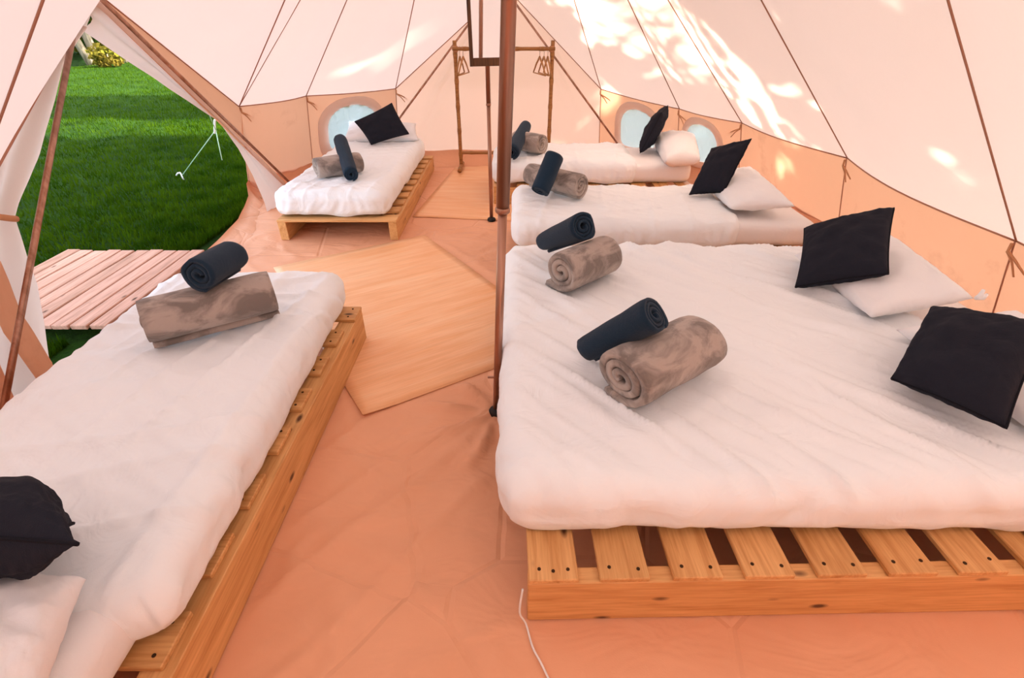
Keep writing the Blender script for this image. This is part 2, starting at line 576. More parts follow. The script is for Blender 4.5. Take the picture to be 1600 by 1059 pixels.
# far gable
gl_, gr_ = [foot(L3), L3, EP], [foot(R3), R3, EP]
def poly_at(pl, z):
    for a, b in zip(pl, pl[1:]):
        if a.z <= z <= b.z + 1e-9: return lerp(a, b, (z - a.z) / (b.z - a.z))
    return pl[-1].copy()
verts = []
nu, nv = 61, 41
for j in range(nv):
    z = EP.z * j / (nv - 1) * 0.9999
    a, b = poly_at(gl_, z), poly_at(gr_, z)
    for i in range(nu):
        u = i / (nu - 1)
        p = lerp(a, b, u)
        w = math.sin(math.pi * u)
        # folds fan out from the peak
        ang = (p.x - EP.x) / max(EP.z - p.z + 0.25, 0.2)
        fold = math.exp(-((ang - 0.62) / 0.10) ** 2) + math.exp(-((ang + 0.62) / 0.10) ** 2)
        p.y += 0.10 * w * math.sin(math.pi * j / (nv - 1)) + 0.022 * w * fold * math.sin(ang * 75) + 0.012 * nz(p.x * 3, z * 2, 4) * w
        verts.append(p)
child_mesh('gable_panel', verts, grid_faces(nu, nv), M['gable'], wall_back)

# door gable: canvas to both sides of the opening, edges found on the door's own plane
def door_x(y):
    return -2.22 - 0.04 * (y - 3.2) / 1.6
def door_px(u, v, dx=0.0):
    x = -2.2 + dx
    for _ in range(4):
        p = atx(u, v, x)
        x = door_x(p.y) + dx
    return atx(u, v, x)
door = tag(empty('door_1', (-2.25, 3.2, 0)), 'open triangular tent doorway with tied back canvas flaps', None, None, 'structure')
def ribbon(name, rows, mat, parent, nu=9, nv=40, wave=0.0, freq=4.0, seed=0.0, jit=0.0):
    """surface between two polylines given as rows of (left, right) points"""
    verts = []
    R = len(rows) - 1
    for j in range(nv):
        t = j / (nv - 1) * R
        k = min(int(t), R - 1)
        f = t - k
        a, b = lerp(rows[k][0], rows[k + 1][0], f), lerp(rows[k][1], rows[k + 1][1], f)
        for i in range(nu):
            u = i / (nu - 1)
            p = lerp(a, b, u)
            p.x += wave * math.sin(u * math.pi * freq + seed) * (1 - 0.2 * u) + jit * nz(p.y * 5, p.z * 5, seed)
            verts.append(p)
    return child_mesh(name, verts, grid_faces(nu, nv), mat, parent)
# right of the opening: hood canvas from the roof edge to the sleeve of the pole
POLE_R = [door_px(160, 8, .10), door_px(440, 282, .10)]
dR = POLE_R[1] - POLE_R[0]
PR0, PR1 = POLE_R[0] - dR * 0.16, POLE_R[0] + dR * ((POLE_R[0].z - 0.0) / -dR.z)
def pr(z):
    return PR0 + (PR1 - PR0) * ((PR0.z - z) / (PR0.z - PR1.z))
rows = []
fC1 = foot(C1)
for t in np.linspace(0, 1, 12):
    a = lerp(A, C1, float(t))
    rows.append((a, pr(min(a.z - 0.02, PR0.z - 0.03) * (1 - 0.28 * float(t))) + V((-0.03, 0, 0))))
ribbon('hood_panel', rows, M['wall'], door, 7, 40, 0.012, 2.0)
rows = []
for t in np.linspace(0, 1, 8):
    rows.append((lerp(C1, fC1, float(t)), pr(0.60 * (1 - float(t))) + V((-0.03, 0, 0))))
ribbon('hood_panel', rows, M['wall'], door, 9, 16, 0.01, 2.0)
# flap folded back along the right pole: pole line to opening edge
edgeR = [(133, 48), (200, 93), (270, 140), (345, 190), (375, 232), (398, 275), (415, 316), (424, 345)]
poleR_px = [(150, 0), (215, 60), (283, 127), (350, 193), (385, 227), (410, 252), (440, 282), (470, 330)]
rows = [(door_px(*q, .06), door_px(*e, .02)) for q, e in zip(poleR_px, edgeR)]
ribbon('door_flap', rows, M['flap'], door, 9, 50, 0.018, 3.2, 1.0, 0.006)
# left of the opening
edgeL = [(133, 46), (102, 102), (85, 170), (65, 245), (34, 316), (25, 339), (38, 371), (48, 409), (61, 444), (74, 508), (82, 566), (86, 640)]
backL = [(118, 20), (20, 102), (-30, 170), (-70, 245), (-60, 316), (-40, 339), (-70, 371), (-90, 409), (-110, 444), (-130, 508), (-150, 566), (-160, 640)]
rows = [(door_px(*b, .02), door_px(*e, .05)) for b, e in zip(backL, edgeL)]
fl = ribbon('door_flap', rows, M['flap'], door, 41, 80, 0.022, 5.0, 0.6, 0.008)
pk = [door_px(118, 20, .0), door_px(133, 47, .03), A + V((.0, 0, .02)), door_px(152, -2, .05), door_px(95, 40, .0)]
child_mesh('peak_panel', [pk[4], pk[1], pk[3], A + V((0, 0, .03)), lerp(A, C0, .25)], [(0, 1, 2), (0, 2, 3, 4)], M['flap'], door, False)
# orange weather strip crossing the lower flap, and the band that ties it back
stripU = [(-60, 395), (0, 408), (14, 440), (34, 490), (60, 530), (83, 566)]
stripD = [(-60, 480), (-10, 480), (6, 520), (30, 556), (55, 590), (84, 625)]
rows = [(door_px(*b, .095), door_px(*e, .095)) for b, e in zip(stripU, stripD)]
ribbon('flap_hem', rows, M['wall'], door, 9, 36, 0.006, 3.0, 0, 0.010)
band = [door_px(u, 339 + 3 * math.sin(u * .05), .10) for u in (-60, -30, -10, 5, 18, 26)] 
tube('tie_band', [p - door.location for p in band], 0.013, M['tie'], door, 8)
# wall strip below the roof edge, left of the flap
rows = []
fC0 = foot(C0)
for t in np.linspace(0, 1, 10):
    a = lerp(A, C0, float(t))
    b = lerp(door_px(118, 20, -.02), door_px(-70, 245, -.02), float(t))
    rows.append((a, b))
ribbon('hood_panel', rows, M['wall'], door, 7, 30, 0.008, 2.0)
rows = []
for t in np.linspace(0, 1, 8):
    rows.append((lerp(C0, fC0, float(t)), lerp(door_px(-70, 245, -.02), door_px(-160, 660, -.02), float(t))))
ribbon('hood_panel', rows, M['gable'], door, 9, 20, 0.008, 2.0)

# ------------------------------------------------------------------ groundsheet
feet = [foot(p, 0.13) for p in (C1, L2, L3, R3, R4, R5, R6, R7, B1, B2, B3, B4, B5, B6, C0)]
P2 = [(p.x, p.y) for p in feet]
P2 = P2 + [(-2.10, 2.2), (-2.18, 2.9), (-2.26, 3.5), (-2.35, 4.2)]
def in_poly(x, y):
    c = False
    n = len(P2)
    for i in range(n):
        x1, y1 = P2[i]
        x2, y2 = P2[(i + 1) % n]
        if (y1 > y) != (y2 > y) and x < (x2 - x1) * (y - y1) / (y2 - y1) + x1: c = not c
    return c
def nearest(x, y):
    best = None
    n = len(P2)
    for i in range(n):
        a, b = V(P2[i]), V(P2[(i + 1) % n])
        d = b - a
        t = max(0, min(1, (V((x, y)) - a).dot(d) / d.dot(d)))
        q = a + d * t
        l = (q - V((x, y))).length
        if best is None or l < best[0]: best = (l, q)
    return best
NP = V((-0.07, 1.74, 0))
def floor_h(x, y):
    h = 0.0
    d = math.hypot(x - NP.x, y - NP.y)
    a = math.atan2(y - NP.y, x - NP.x)
    h += 0.034 * math.exp(-((d - 0.20) / 0.17) ** 2) * max(0, math.sin(a * 9 + 1.5 * nz(x * 3, y * 3))) ** 2
    # long diagonal drag folds towards the pole
    for off, amp, wd in ((0.0, 0.016, 0.030), (0.17, 0.011, 0.022), (-0.22, 0.010, 0.020), (0.42, 0.010, 0.020), (0.61, 0.008, 0.018)):
        q = (x + 0.07) * 0.79 - (y - 1.74) * 0.61 + off + 0.05 * nz(x * 2.2, y * 2.2, off * 9)
        along = (x + 0.07) * 0.61 + (y - 1.74) * 0.79
        if along < 0: h += amp * math.exp(-(q / wd) ** 2) * min(1, -along * 3)
    n = nz(x * 3.1, y * 2.3, 3.3)
    h += 0.009 * max(0, 1 - abs(n) * 9)
    n = nz(x * 2.1 + 5, y * 3.7, 8.1)
    h += 0.007 * max(0, 1 - abs(n) * 12)
    # flat where the mats, the beds and the poles stand
    u_, v_ = (x - B0.x) * ex.x + (y - B0.y) * ex.y, (x - B0.x) * ey.x + (y - B0.y) * ey.y
    k = max(abs(u_ - 0.585) - 0.585, abs(v_ - 0.95) - 0.95)
    k = min(k, max(abs(x + 0.40) - 0.70, abs(y - 5.3) - 1.15))
    k = min(k, max(abs(x + 1.27) - 0.46, abs(y - 1.3) - 1.08), max(abs(x + 1.37) - 0.47, abs(y - 4.9) - 1.1))
    return h * max(0.0, min(1.0, k / 0.08))
B0 = V((-0.66, 1.71, 0))
ang = rad(33)
ex, ey = V((math.cos(ang), math.sin(ang), 0)), V((-math.sin(ang), math.cos(ang), 0))
step = 0.022
xs = np.arange(-2.7, 2.62, step)
ys = np.arange(-1.05, 6.75, step)
idx, verts, faces = {}, [], []
ins = [[in_poly(float(x), float(y)) for x in xs] for y in ys]
def fv(i, j):
    if (i, j) in idx: return idx[i, j]
    x, y = float(xs[i]), float(ys[j])
    if not ins[j][i]:
        q = nearest(x, y)[1]
        p = (q.x, q.y, 0.0)
    else:
        p = (x, y, floor_h(x, y) * (1.0 if x < 0.02 else 0.3))
    idx[i, j] = len(verts)
    verts.append(p)
    return idx[i, j]
for j in range(len(ys) - 1):
    for i in range(len(xs) - 1):
        if ins[j][i] or ins[j + 1][i] or ins[j][i + 1] or ins[j + 1][i + 1]:
            faces.append((fv(i, j), fv(i + 1, j), fv(i + 1, j + 1), fv(i, j + 1)))
tag(mesh_obj('floor', verts, faces, M['sheet']), 'creased tan brown groundsheet covering the tent floor', None, None, 'structure')
# turned-up rim of the groundsheet
rim, rf = [], []
n = len(P2)
ring = []
for i in range(n):
    a, b = V(P2[i]), V(P2[(i + 1) % n])
    k = max(4, int((b - a).length / 0.06))
    for q in range(k): ring.append(lerp(a, b, q / k))
cen = V((-0.05, 2.8))
for i, p in enumerate(ring):
    d = (cen - p).normalized()
    w = nz(p.x * 6, p.y * 6, 1)
    w2 = nz(p.x * 2.5, p.y * 2.5, 5)
    dr = p.x < -2.05 and 1.7 < p.y < 4.9
    h = (0.05 if dr else 0.15) + (0.015 if dr else 0.03) * w2
    rim += [(p.x + d.x * (0.24 + 0.06 * w), p.y + d.y * (0.24 + 0.06 * w), 0.002),
            (p.x + d.x * (0.12 + 0.05 * w2), p.y + d.y * (0.12 + 0.05 * w2), 0.030 + 0.025 * w),
            (p.x + d.x * (0.035 + 0.02 * w), p.y + d.y * (0.035 + 0.02 * w), h * 0.62),
            (p.x + d.x * 0.015, p.y + d.y * 0.015, h)]
k = len(ring)
for i in range(k):
    i2 = (i + 1) % k
    for q in range(3): rf.append((i * 4 + q, i2 * 4 + q, i2 * 4 + q + 1, i * 4 + q + 1))
tag(mesh_obj('trim_1', rim, rf, M['sheet']), 'turned up tan rim of the groundsheet along the tent wall', None, None, 'structure')

# ------------------------------------------------------------------ outside: lawn, deck
lv, lf = [], []
gx = list(np.linspace(-90, -24, 12)) + list(np.linspace(-22, -1.0, 60)) + list(np.linspace(0, 60, 16))
gy = list(np.linspace(-60, -6, 10)) + list(np.linspace(-4, 26, 80)) + list(np.linspace(30, 110, 12))
for y in gy:
    for x in gx:
        far = max(0, min(1, (-x - 2.6) / 1.5)) if y < 26 else 0
        lv.append((x, y, -0.03 + 0.05 * nz(x * 0.7, y * 0.7, 2) * far))
tag(mesh_obj('lawn_ground', lv, grid_faces(len(gx), len(gy)), M['lawn']), 'dark green lawn outside the tent door', None, None, 'structure')

deck = tag(empty('wooden_deck', (-2.75, 2.96, 0)), 'weathered timber boardwalk of planks on the grass outside the door', 'deck')
pw, pitch_ = 0.092, 0.1045
pm = board_mesh('plank', 1.08, pw, 0.028, M['deck'], 0.004)
for k in range(10):
    place('plank', pm, deck, (0.44 - k * pitch_ * 0.98, random.uniform(-.012, .012), 0.045), (0, random.uniform(-.006, .006), math.pi / 2 + random.uniform(-.006, .006)))
bmesh_b = board_mesh('bearer', 1.04, 0.06, 0.05, M['deck'], 0.004)
for yy in (-0.42, 0.42): place('bearer', bmesh_b, deck, (-0.02, yy, 0.006))

# ------------------------------------------------------------------ poles and mirror
def pole_thing(name, label, base, top, joint, r1, r2, cap=0.036):
    t = tag(empty(name, base), label, 'pole')
    b = V((0, 0, 0.02))
    e = V(top) - V(base)
    j = lerp(b, e, joint)
    tube('lower_section', [b, j], r1, M['pole'], t, 20)
    tube('upper_section', [j, e], r2, M['pole'], t, 20)
    d = (e - b).normalized()
    tube('collar', [j - d * 0.006, j - d * 0.002, j + d * 0.01, j + d * 0.014], [r2 * .98, r2 * 1.12, r2 * 1.12, r2 * .98], M['pole'], t, 20)
    if cap:
        tube('base_cap', [(0, 0, 0.001), (0, 0, 0.012), (0, 0, 0.022), (0, 0, 0.03)], [cap, cap, cap * .85, r1 * 1.1], M['rubber'], t, 24)
    return t
np_ = pole_thing('tent_pole', 'thick copper brown tent pole standing beside the near double bed', (-0.069, 1.743, 0.0), (0.05, 1.75, 3.04), 0.30, 0.0165, 0.0235)
bolt = tube('bolt', [(-0.035, 0, 0.20), (0.03, 0, 0.20)], 0.005, M['pole'], np_, 8)
fp_ = pole_thing('tent_pole', 'far tent pole carrying the mirror beside the bamboo mat', (-0.179, 4.294, 0.004), (-0.19, 4.29, 3.04), 0.30, 0.0155, 0.0175)
def thin_pole(name, label, p, q, r, cat='pole'):
    t = tag(empty(name, q), label, cat)
    o = tube('shaft', [V(p) - V(q), V((0, 0, 0))], r, M['pole'], t, 14)
    tube('foot_cap', [V((0, 0, 0)) + (V(p) - V(q)).normalized() * 0.03, V((0, 0, 0))], r * 1.25, M['rubber'], t, 14)
    return t
lp = [door_px(107, 92, .13), door_px(5, 640, .20)]
dl = lp[1] - lp[0]
lp0, lp1 = lp[0] - dl * 0.12, lp[0] + dl * ((lp[0].z - 0.02) / -dl.z)
thin_pole('door_pole', 'copper coloured door pole at the left edge of the doorway', lp0, lp1, 0.0125)
thin_pole('door_pole', 'dark slanting door pole running down behind the far left bed', PR0 + V((.02, 0, 0)), V((PR1.x + .02, PR1.y, 0.05)), 0.012)
e0 = aty(732, 38, 6.30); e1 = aty(640, 163, 6.05)
ed = e1 - e0
thin_pole('end_pole', 'dark slanting gable pole left of the bamboo clothes rack', e0 - ed * .45, e0 + ed * ((e0.z - 0.22) / -ed.z), 0.011)
e0 = aty(806, 6, 6.33); e1 = aty(961, 219, 6.08)
ed = e1 - e0
thin_pole('end_pole', 'dark slanting gable pole right of the bamboo clothes rack', e0 - ed * .06, e0 + ed * ((e0.z - 0.22) / -ed.z), 0.011)

mr = tag(empty('mirror', (-0.168, 4.235, 1.20)), 'tall narrow mirror in a dark wooden frame on the far pole', 'mirror')
mr.rotation_euler = (rad(-2), rad(-1.0), rad(4))
W_, H_, fw = 0.285, 0.95, 0.028
zoff = 0.0
bw = 0.055
place('frame_side', board_mesh('frame_side', H_, fw, 0.022, M['rim'], 0.002), mr, (-W_ / 2 + fw / 2, 0, H_ / 2), (rad(90), rad(90), 0))
place('frame_side', board_mesh('frame_side', H_, fw, 0.022, M['rim'], 0.002), mr, (W_ / 2 - fw / 2, 0, H_ / 2), (rad(90), rad(90), 0))
for z_ in (bw / 2, H_ - bw / 2):
    place('frame_rail', board_mesh('frame_rail', bw, W_ - 2 * fw, 0.022, M['rim'], 0.002), mr, (0, 0, z_), (0, rad(90), rad(90)))
place('backing', board_mesh('backing', H_ - .02, W_ - .02, 0.006, M['rim'], 0), mr, (0, 0.011, H_ / 2), (rad(90), rad(90), 0))
place('glass', board_mesh('glass', H_ - 2 * bw + .01, W_ - 2 * fw + .01, 0.004, M['mirror'], 0), mr, (0, 0.003, H_ / 2), (rad(90), rad(90), 0))

# ------------------------------------------------------------------ bamboo mats
def mat_thing(name, label, origin, rz, w, l, z, curl=0.0):
    nu_, nv_ = 22, 34
    vs_, fs_ = [], []
    for top in (1, 0):
        for j in range(nv_):
            for i in range(nu_):
                u, v = i / (nu_ - 1), j / (nv_ - 1)
                h = 0.002 * nz(u * 3, v * 4, z * 50) + 0.003
                c = max(0, 1 - (u * 7 + v * 7)) * curl
                vs_.append((u * w, v * l, z + h + c + (0.0035 if top else 0)))
    fs_ += grid_faces(nu_, nv_)
    fs_ += [f[::-1] for f in grid_faces(nu_, nv_, nu_ * nv_)]
    o = nu_ * nv_
    for i in range(nu_ - 1):
        fs_.append((i + 1, i, o + i, o + i + 1))
        b = (nv_ - 1) * nu_
        fs_.append((b + i, b + i + 1, o + b + i + 1, o + b + i))
    for j in range(nv_ - 1):
        a_ = j * nu_
        fs_.append((a_, a_ + nu_, o + a_ + nu_, o + a_))
        a_ += nu_ - 1
        fs_.append((a_ + nu_, a_, o + a_, o + a_ + nu_))
    ob = mesh_obj(name, vs_, fs_, M['mat'], None, True, origin)
    ob.rotation_euler = (0, 0, rz)
    me = ob.data
    return tag(ob, label, 'mat', 'bamboo floor mats')
mat_thing('floor_mat', 'large tilted bamboo mat on the floor between the beds', B0, ang, 1.17, 1.90, 0.0, 0.012)
q0 = atz(645, 338, 0)
mat_thing('floor_mat', 'far bamboo mat under the bamboo clothes rack', (q0.x, q0.y - .02, 0), rad(-7), 1.0, 2.0, 0.0)

# ------------------------------------------------------------------ pallet beds
slat_t = 0.018
def pallet_bed(label, x0, y0, lx, ly, along, rail_h, pitch, sw, phase=0.0, inset=0.0, screws=(), rz=0.0, rt=0.036):
    """rails run along the bed's length ('x' or 'y'), slats across them"""
    t = tag(empty('pallet_bed', (x0, y0, 0.004), rz), label, 'bed', 'pine pallet bed frames')
    L, W = (lx, ly) if along == 'x' else (ly, lx)
    rm = board_mesh('side_rail', L, rt, rail_h, M['pine'], 0.003)
    sm = board_mesh('slat', W - 2 * inset, sw, slat_t, M['pine'], 0.003)
    smf = board_mesh('slat', W + 0.004, sw, slat_t, M['pine'], 0.003)
    for k, c in ((0, rt / 2), (2, W - rt / 2)):
        o = place('side_rail', rm, t)
        if along == 'x': o.location = (L / 2, c, rail_h / 2)
        else:
            o.location = (c, L / 2, rail_h / 2)
            o.rotation_euler = (0, 0, math.pi / 2)
    bm = bmesh.new()
    bmesh.ops.create_cone(bm, cap_ends=True, segments=8, radius1=0.0052, radius2=0.0052, depth=0.003)
    scm = bm_mesh('screw', bm, M['screw'])
    n = int((L - sw) / pitch + 1e-6) + 1
    for i in range(n):
        c = phase + sw / 2 + i * (L - sw) / (n - 1) if phase == 0 else phase + sw / 2 + i * pitch
        first = (i == 0 or i == n - 1)
        o = place('slat', smf if (first and inset) else sm, t)
        if along == 'x':
            o.location = (c, W / 2, rail_h + slat_t / 2)
            o.rotation_euler = (0, 0, math.pi / 2 + random.uniform(-.004, .004))
        else:
            o.location = (W / 2, c, rail_h + slat_t / 2)
            o.rotation_euler = (0, 0, random.uniform(-.003, .003))
        hw = W / 2 - (0 if first else inset)
        for side in screws:
            for q in (-0.3, 0.28) + ((0.0,) if i == 0 else ()):
                place('screw', scm, o, (side * (hw - random.uniform(.026, .040)), sw * q, slat_t / 2 + 0.0002))
    return t
bedA = pallet_bed('wide pine pallet bed at the near right with exposed slats', 0.045, 0.813, 2.145, 1.94, 'x', 0.180, 0.195, 0.138, 0, 0, (-1,), 0.02, 0.05)
bedB = pallet_bed('pine pallet bed second from the near right corner', 0.03, 3.17, 2.12, 0.90, 'x', 0.155, 0.195, 0.138)
bedC = pallet_bed('pine pallet bed furthest back on the right', -0.17, 4.74, 1.86, 0.86, 'x', 0.155, 0.195, 0.138)
bedL = pallet_bed('pine pallet bed at the near left with slat ends showing', -1.73, 0.36, 0.925, 2.01, 'y', 0.180, 0.21, 0.138, 0, 0.026, (1,), 0, 0.085)
bedF = pallet_bed('pine pallet bed at the far left beside the doorway', -1.84, 3.83, 0.935, 2.20, 'y', 0.146, 0.19, 0.135, 0, 0.020, (), 0, 0.065)

# ------------------------------------------------------------------ mattresses and duvets
def soft_box(name, mat, x0, x1, y0, y1, z0, z1, r, res, seed=0.0, top=0.010, side=0.010, pleat=30.0, crease=None, rz=None, hem=0.0, open_bottom=True, corner=0.10):
    cx, cy, cz = (x0 + x1) / 2, (y0 + y1) / 2, (z0 + z1) / 2
    hx, hy, hz = (x1 - x0) / 2, (y1 - y0) / 2, (z1 - z0) / 2
    r = min(r, hz * 0.995)
    nx, ny, nzz = max(8, int(2 * hx / res)), max(8, int(2 * hy / res)), max(8, int((2 * hz + r) / res))
    verts, faces, keymap = [], [], {}
    def add(p):
        k = (round(p[0], 5), round(p[1], 5), round(p[2], 5))
        if k not in keymap:
            keymap[k] = len(verts)
            verts.append(p)
        return keymap[k]
    def face_grid(fn, n1, n2):
        g = [[add(fn(-1 + 2 * i / n1, -1 + 2 * j / n2)) for i in range(n1 + 1)] for j in range(n2 + 1)]
        for j in range(n2):
            for i in range(n1):
                faces.append((g[j][i], g[j][i + 1], g[j + 1][i + 1], g[j + 1][i]))
    face_grid(lambda a, b: (a * hx, b * hy, hz), nx, ny)
    face_grid(lambda a, b: (a * hx, -hy, b * hz), nx, nzz)
    face_grid(lambda a, b: (-a * hx, hy, b * hz), nx, nzz)
    face_grid(lambda a, b: (hx, a * hy, b * hz), ny, nzz)
    face_grid(lambda a, b: (-hx, -a * hy, b * hz), ny, nzz)
    if not open_bottom: face_grid(lambda a, b: (-a * hx, b * hy, -hz), nx, ny)
    outv = []
    rc = max(corner, r)
    for p in verts:
        # round in plan first, then round the rim
        px, py, pz = p
        ix, iy = max(-hx + rc, min(hx - rc, px)), max(-hy + rc, min(hy - rc, py))
        dx, dy = px - ix, py - iy
        m = max(abs(dx), abs(dy))
        if m > 1e-9 and math.hypot(dx, dy) > 0:
            s_ = m / math.hypot(dx, dy)
            dx, dy = dx * s_, dy * s_
        q = V((ix + dx, iy + dy, pz))
        ed_ = math.hypot(dx, dy)
        nrm = V((0, 0, 1))
        inward = rc - ed_                                  # distance to the outline (if in rim zone)
        if m > 1e-9 and inward < r:
            dirp = V((dx, dy, 0)).normalized()
            e_ = r - inward
            zi = max(-hz + r, min(hz - r, pz))
            w = V((e_, pz - zi))
            mm = max(abs(w.x), abs(w.y))
            if w.length > 1e-9: w = w * (mm / w.length)
            base = V((ix, iy, 0)) + dirp * (rc - r)
            q = base + dirp * w.x + V((0, 0, zi + w.y))
            if w.length > 1e-6: nrm = (dirp * w.x + V((0, 0, w.y))).normalized()
        wx, wy = cx + q.x, cy + q.y
        tz = max(0.0, nrm.z) if pz > 0 else 0.0
        sd = 1 - abs(nrm.z)
        d_ = top * tz * (nz(wx * 1.9, wy * 1.9, seed) * 1.0 + 0.5 * nz(wx * 4.5, wy * 4.5, seed + 3))
        if crease:
            for (ca, fr, am) in crease:
                ax_ = wx * math.cos(ca) + wy * math.sin(ca)
                ay_ = -wx * math.sin(ca) + wy * math.cos(ca)
                nn = nz(ax_ * 0.7, ay_ * fr, seed + fr)
                d_ += am * max(0, 1 - abs(nn) * 4) ** 2 * tz * (0.5 + 0.9 * max(0, nz(wx * 1.3, wy * 1.3, seed + 11)))
        if sd > 0.02:
            per = wx * 1.0 + wy * 1.0 if abs(nrm.x) < abs(nrm.y) else wy - wx
            skew = 0.25 * nz(per * 1.5, 0.0, seed + 1)
            pl = nz((per + skew * q.z * 4) * pleat * 0.30, q.z * 2.2, seed + 5) + 0.6 * nz((per + skew * q.z * 6) * pleat * 0.8, q.z * 3.0, seed + 6)
            d_ += side * sd * pl
        q = q + nrm * d_
        if hem and pz < -hz * 0.5:
            q.z += hem * nz(wx * 5, wy * 5, seed + 20) * (-pz / hz)
        outv.append(q)
    zmin = min(q.z for q in outv)
    for q in outv: q.z -= zmin
    o = mesh_obj(name, outv, faces, mat, None, True, (cx, cy, z0))
    if rz: o.rotation_euler = (0, 0, rz)
    return o
ZA, ZB, ZL, ZF = 0.204, 0.178, 0.203, 0.168
CR_A = [(rad(-52), 6, 0.030), (rad(-46), 11, 0.018), (rad(20), 3.2, 0.014)]
CR_S = [(rad(15), 4, 0.026), (rad(80), 6, 0.018), (rad(-30), 9, 0.014)]
def bedding(n_m, mb, n_d, db, z0, th, **kw):
    m_ = soft_box('mattress', M['sheet_white'], *mb, z0, z0 + th - 0.045, 0.06, 0.03, kw.get('seed', 0) + 40, 0.004, 0.004, 26, None, None, 0, False, 0.08)
    tag(m_, n_m, 'mattress', 'white mattresses on the pallet beds')
    d_ = soft_box('duvet', M['duvet'], *db, z0, z0 + th, 0.088, kw.get('res', 0.014), kw.get('seed', 0), kw.get('top', 0.011), kw.get('side', 0.017), kw.get('pleat', 30), kw.get('crease', CR_S), kw.get('rz'), 0.022, True, kw.get('corner', 0.11))
    tag(d_, n_d, 'duvet', 'white duvets tucked over the mattresses')
bedding('white sheeted mattress of the wide bed by the right wall', (0.03, 2.16, 0.99, 2.74), 'wide white duvet with long diagonal creases on the near right bed', (-0.045, 1.80, 0.945, 2.79), ZA, 0.205, seed=1.0, crease=CR_A, pleat=24)
bedding('white sheeted mattress head under the second right cushion', (0.05, 2.06, 3.24, 4.06), 'white duvet on the second right bed from the front', (0.0, 1.55, 3.20, 4.10), ZB, 0.212, seed=2.0)
bedding('white sheeted mattress head of the furthest right bed', (-0.12, 1.69, 4.82, 5.60), 'white duvet on the furthest right bed', (-0.19, 1.18, 4.78, 5.64), ZB, 0.222, seed=3.0)
bedding('white sheeted mattress head at the bottom left corner', (-1.71, -0.90, 0.38, 2.34), 'white duvet on the near left bed under the fleece roll', (-1.76, -0.842, 0.61, 2.42), ZL, 0.205, rz=0.035, seed=4.0, top=0.016, side=0.02)
bedding('white mattress on the far left bed beside the doorway', (-1.80, -1.02, 3.95, 5.96), 'white duvet on the far left bed beside the doorway', (-1.87, -0.975, 3.87, 6.00), ZF, 0.212, seed=5.0)

# ------------------------------------------------------------------ cushions and pillows
def cushion(name, label, cat, group, c00, c10, c11, c01, T, mat, trim=None, pinch=0.07, ex=0.42, seed=0.0, n=34, wr=0.008, lump=0.0, flip=1):
    """soft square between four corners; c00-c10 is the lower edge"""
    cs = [V(c) for c in (c00, c10, c11, c01)]
    cen = sum(cs, V()) / 4
    nrm = ((cs[1] - cs[0]) + (cs[2] - cs[3])).cross((cs[3] - cs[0]) + (cs[2] - cs[1])).normalized()
    root = tag(empty(name, cen), label, cat, group)
    def pos(u, v, s_):
        uu = u * (1 - pinch * (1 - v * v) * abs(u))
        vv = v * (1 - pinch * (1 - u * u) * abs(v))
        a, b = (uu + 1) / 2, (vv + 1) / 2
        p = lerp(lerp(cs[0], cs[1], a), lerp(cs[3], cs[2], a), b)
        k = max(0.0, (1 - u * u) * (1 - v * v))
        h = T / 2 * k ** ex
        e = (1 - k) 
        h += 1.4 * wr * nz(u * 2.2 + seed, v * 3.0, s_ * 3 + seed) * k ** 0.3
        h += wr * 0.9 * nz(u * 9 + seed, v * 9, s_ * 5) * k ** 0.25 * e
        if lump: p = p + nrm * (lump * nz(u * 1.3, v * 1.3, seed))
        return p + nrm * (s_ * h) - cen
    verts, faces, ids = [], [], {}
    for s_ in (1, -1):
        for j in range(n + 1):
            for i in range(n + 1):
                edge = i in (0, n) or j in (0, n)
                if s_ == -1 and edge:
                    ids[s_, i, j] = ids[1, i, j]
                    continue
                u = math.sin((i / n - 0.5) * math.pi) * 0.35 + (2 * i / n - 1) * 0.65
                v = math.sin((j / n - 0.5) * math.pi) * 0.35 + (2 * j / n - 1) * 0.65
                ids[s_, i, j] = len(verts)
                verts.append(pos(u, v, s_))
        for j in range(n):
            for i in range(n):
                f = (ids[s_, i, j], ids[s_, i + 1, j], ids[s_, i + 1, j + 1], ids[s_, i, j + 1])
                faces.append(f if s_ == 1 else f[::-1])
    mesh_obj('cover', verts, faces, mat, root)
    if trim:
        loop = [verts[ids[1, i, 0]] for i in range(n)] + [verts[ids[1, n, j]] for j in range(n)] + [verts[ids[1, n - i, n]] for i in range(n)] + [verts[ids[1, 0, n - j]] for j in range(n)]
        loop.append(loop[0])
        tube('piping', loop, 0.0042, trim, root, 6)
    return root
GC, GP = 'charcoal scatter cushions', 'white pillows'
def facing(px, q, nrm):
    res = []
    for (u, v) in px:
        d = ray(u, v)
        res.append(CAM + d * ((q - CAM).dot(nrm) / d.dot(nrm)))
    return res
def charcoal(label, c, seed, T=0.17, **kw):
    return cushion('scatter_cushion', label, 'cushion', GC, *c, T, M['cushion'], M['cushion_trim'], seed=seed, pinch=kw.pop('pinch', 0.05), ex=kw.pop('ex', 0.36), wr=0.014, **kw)
def pillow(label, c, seed, T=0.15, **kw):
    return cushion('pillow', label, 'pillow', GP, *c, T, M['pillow'], None, seed=seed, pinch=0.05, ex=0.36, wr=0.012, **kw)
